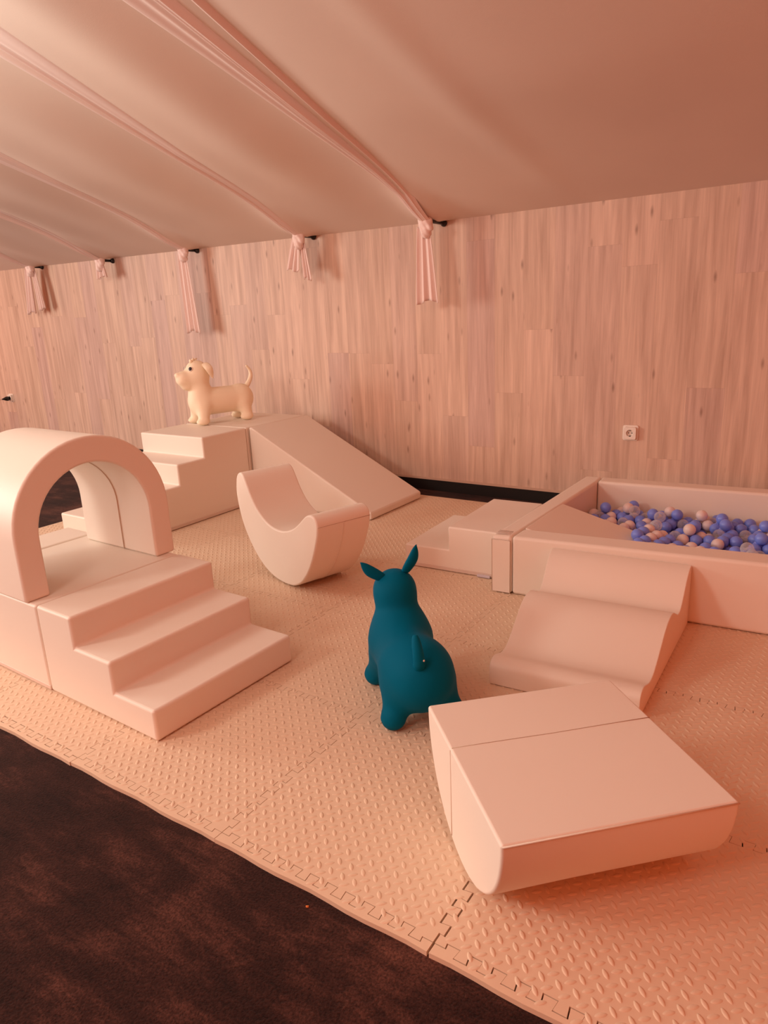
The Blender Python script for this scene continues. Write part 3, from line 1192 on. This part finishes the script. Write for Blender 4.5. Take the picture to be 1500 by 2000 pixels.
for dx, dy, h_ in ((0, 0, 0.030), (0.018, 0.010, 0.020), (-0.016, -0.006, 0.024), (0.010, -0.012, 0.020)):
    tuft.append(tube([(0.165 + dx, dy, 0.420), (0.168 + dx * 1.2, dy * 1.4, 0.432 + h_ * 0.4), (0.160 + dx * 1.7, dy * 2, 0.425 + h_)], [0.014, 0.009, 0.003], 8))
v, f = merge(*tuft)
link_mesh('forelock', v, f, CREAM_RUBBER, dg)

# ------------------------------------------------------------------ wall hooks and drapes
HK = ['nearest the ball pit', 'second from the ball pit', 'middle of the five', 'fourth from the ball pit', 'farthest from the ball pit']
for i, (hx, hy, hz) in enumerate(HOOKS):
    zz = hz + (0.004 if i else 0.012)
    h = empty('wall_hook', (hx + 0.012, YW, zz), 'black peg on the wood wall holding a cloth gather, %s' % HK[i], 'wall hook', 'black wall pegs under the ceiling edge')
    v, f = lathe([(0.021, 0.0), (0.021, 0.010), (0.016, 0.016), (0.012, 0.03)], 18, (0, -1, 0), (0, -0.0005, 0))
    link_mesh('mounting_plate', v, f, BLACK, h)
    v, f = lathe([(0.0115, 0.025), (0.0115, YW - hy - 0.012), (0.008, YW - hy - 0.004)], 16, (0, -1, 0))
    link_mesh('peg', v, f, BLACK, h)

# tail lengths and shapes: (half width top, half width bottom, z bottom, x offset bottom, depth)
TAILS = [
    [(-0.016, 0.042, 0.078, 1.268, 0.020, 0.0)],
    [(-0.030, 0.034, 0.062, 1.535, -0.040, 0.0), (0.014, 0.026, 0.038, 1.470, 0.040, 0.012)],
    [(-0.014, 0.046, 0.075, 1.135, 0.042, 0.0)],
    [(-0.004, 0.050, 0.068, 1.630, 0.018, 0.0)],
    [(-0.050, 0.036, 0.066, 1.372, -0.040, 0.0), (0.024, 0.026, 0.042, 1.400, 0.055, 0.015)],
]
DL = ['nearest the ball pit', 'second from the pit with a short tail', 'middle one with the longest tail', 'fourth from the pit with a stubby tail', 'farthest from the ball pit']
RIDGES = [(-0.80, 0.22, 0.45), (-0.46, 0.17, 0.62), (-0.17, 0.10, 1.0), (0.02, 0.06, 0.75), (0.66, 0.075, 0.85), (0.80, 0.05, 0.5)]
for i, (hx, hy, hz) in enumerate(HOOKS):
    dr = empty('ceiling_drape', (hx - 0.012, hy, hz), 'pinkish gathered cloth fold along the ceiling, %s' % DL[i], 'drape', 'gathered ceiling drapes tied to the wall pegs')
    ox, oy, oz = hx - 0.012, hy, hz
    # gathered fold running up the ceiling
    NU, NV = 120, 80
    rd = [(u + random.uniform(-0.05, 0.05), w * random.uniform(0.85, 1.15), a * random.uniform(0.85, 1.1)) for u, w, a in RIDGES]
    if i % 2 == 1:
        rd = [(-u * 0.9, w, a) for u, w, a in rd]
    V, Fc = [], []
    for jv in range(NV + 1):
        d = 0.0 + 5.2 * (jv / NV) ** 1.5
        hw = 0.030 + 0.076 * d
        lean = (-0.028, 0.016, 0.0, 0.0, 0.0)[i] * d
        y = min(oy, YW - 0.02) - d
        dist = YW - y
        att = min(1.0, d / 0.25)
        for iu in range(NU + 1):
            u = -1.15 + 2.3 * iu / NU
            x = ox + lean + u * hw
            prof_ = sum(a * math.exp(-((u - c) / w) ** 2) for c, w, a in rd)
            edge = max(0.0, min(1.0, (1.15 - abs(u)) / 0.25))
            drop = (0.012 + 0.020 * min(1, d)) * prof_ * (0.35 + 0.65 * edge)
            zc = ceil_z(x, dist)
            z = (zc + 0.012 - drop - 0.010 * edge) * att + (1 - att) * (oz + 0.014 - 0.022 * math.cos(u * 1.2) + (d * SLOPE))
            V.append((x - ox, y - oy, z - oz))
    for jv in range(NV):
        for iu in range(NU):
            k = jv * (NU + 1) + iu
            Fc.append((k, k + 1, k + NU + 2, k + NU + 1))
    link_mesh('ceiling_fold', V, Fc, SHEER, dr)
    # knot
    kn = [sd_k for sd_k in ()]

    def knot(P, i=i):
        d = sd_ell(P, (0, 0, 0.0), (0.046, 0.040, 0.042))
        d = smin(d, sd_cone(P, (-0.036, 0.0, 0.024), (0.034, -0.012, -0.026), 0.018, 0.024), 0.010)
        d = smin(d, sd_cone(P, (-0.020, 0.0, -0.02), (0.005, -0.01, -0.055), 0.026, 0.034), 0.012)
        return d + 0.0025 * np.sin(P[..., 0] * 190 + P[..., 2] * 120 + i)
    V, Fc = surface_nets(knot, (-0.085, -0.075, -0.110), (0.090, 0.075, 0.075), 0.006)
    link_mesh('knot', V, Fc, SHEER, dr)
    for (x0, wt, wb, zb, dx, dy) in TAILS[i]:
        NU, NV = 48, 26
        V, Fc = [], []
        L_ = hz - 0.015 - zb
        ph = random.uniform(0, 6)
        for jv in range(NV + 1):
            t = jv / NV
            wdt = wt + (wb - wt) * t ** 0.8
            cx = x0 * (1 - t) + (x0 + dx) * t
            for iu in range(NU + 1):
                u = -1 + 2 * iu / NU
                pl = (math.sin(u * 9.5 + ph) * 0.7 + math.sin(u * 17 + 2 * ph) * 0.3) * (0.008 + 0.012 * t) * (1 - 0.3 * abs(u))
                zt = -0.015 - L_ * t + 0.012 * t * math.sin(u * 3 + ph)
                V.append((cx + u * wdt, -0.006 + dy + pl + 0.012 * math.cos(u * 1.5) * (1 - t), zt))
        for jv in range(NV):
            for iu in range(NU):
                k = jv * (NU + 1) + iu
                Fc.append((k, k + 1, k + NU + 2, k + NU + 1))
        o = link_mesh('hanging_tail', V, Fc, SHEER, dr)
        md = o.modifiers.new('cloth_thickness', 'SOLIDIFY'); md.thickness = 0.003


# ------------------------------------------------------------------ sockets
def rrect(w, h, r, n=6):
    P = []
    for cx, cy, a0 in ((w - r, h - r, 0), (-w + r, h - r, 90), (-w + r, -h + r, 180), (w - r, -h + r, 270)):
        for k in range(n + 1):
            a = math.radians(a0 + 90 * k / n)
            P.append((cx + r * math.cos(a), cy + r * math.sin(a)))
    return P


def ring_plate(outer_pts, rad, z0, z1, nrm=(0, -1, 0)):
    """plate with a round hole, facing -Y"""
    n = len(outer_pts)
    V, Fc = [], []
    for d in (z0, z1):
        V += [(x, -d, z) for x, z in outer_pts]
    for d in (z0, z1):
        for x, z in outer_pts:
            a = math.atan2(z, x)
            V.append((rad * math.cos(a), -d, rad * math.sin(a)))
    for i in range(n):
        j = (i + 1) % n
        Fc.append((i, j, n + j, n + i))
        Fc.append((n + i, n + j, 3 * n + j, 3 * n + i))
        Fc.append((2 * n + i, 2 * n + j, 3 * n + j, 3 * n + i))
    return V, Fc


def socket(x, z, label):
    s_ = empty('wall_socket', (x, YW, z), label, 'power socket')
    v, f = prism(rrect(0.045, 0.045, 0.012), (0, 0, 0), (1, 0, 0), (0, 0, 1), (0, -1, 0), 0.007)
    link_mesh('back_frame', v, f, WHITE_PLASTIC, s_, bevel=0.002, seg=2)
    P = [(0.036 * max(-1, min(1, math.cos(2 * math.pi * k / 48) * 1.30)), 0.036 * max(-1, min(1, math.sin(2 * math.pi * k / 48) * 1.30))) for k in range(48)]
    v, f = ring_plate(P, 0.0195, 0.006, 0.026)
    cp = link_mesh('cover_plate', v, f, WHITE_PLASTIC, s_, smooth=False, bevel=0.002, seg=2)
    v, f = lathe([(0.0195, 0.009), (0.0195, 0.011)], 28, (0, -1, 0))
    wl_ = link_mesh('contact_well', v, f, WHITE_PLASTIC, s_, smooth=False)
    for dx in (-0.0095, 0.0095):
        v, f = lathe([(0.0032, 0.0105), (0.0032, 0.0118)], 12, (0, -1, 0), (dx, 0, 0))
        link_mesh('pin_hole', v, f, HOLE, wl_, smooth=False)
    for dz in (-0.0175, 0.0175):
        v, f = box(-0.003, 0.003, -0.021, -0.011, dz - 0.0025, dz + 0.0025)
        link_mesh('earth_clip', v, f, HOLE, wl_, smooth=False)
    return s_


socket(0.097, 0.476, 'white wall socket above the ball pit with nothing plugged in')
socket(-6.615, 0.500, 'white wall socket far behind the arch with a black plug in it')
pg = empty('power_plug', (-6.615, YW - 0.011, 0.496), 'black plug with pale cord in the far wall socket', 'plug')
v, f = lathe([(0.0175, 0.001), (0.0175, 0.030), (0.026, 0.034), (0.022, 0.055), (0.009, 0.085), (0.007, 0.10)], 20, (0, -1, 0))
link_mesh('plug_body', v, f, BLACK, pg)
cp = catmull([(0, -0.098, 0), (-0.02, -0.16, -0.01), (-0.07, -0.26, -0.05), (-0.16, -0.34, -0.12), (-0.30, -0.40, -0.28), (-0.42, -0.42, -0.46), (-0.50, -0.40, -0.500)], 8)
v, f = tube(cp, 0.006, 8)
link_mesh('cord', v, f, CORD, pg)

# crumb on the carpet
bm = bmesh.new()
bmesh.ops.create_icosphere(bm, subdivisions=2, radius=0.0035)
for q in bm.verts:
    q.co *= random.uniform(0.7, 1.2)
    q.co.z *= 0.6
me = bpy.data.meshes.new('crumb')
bm.to_mesh(me); bm.free()
me.materials.append(CRUMB)
cr = bpy.data.objects.new('crumb', me)
cr.location = (0.319, -0.056, -0.0105)
COL.objects.link(cr)
tag(cr, 'tiny orange crumb on the brown carpet', 'crumb')
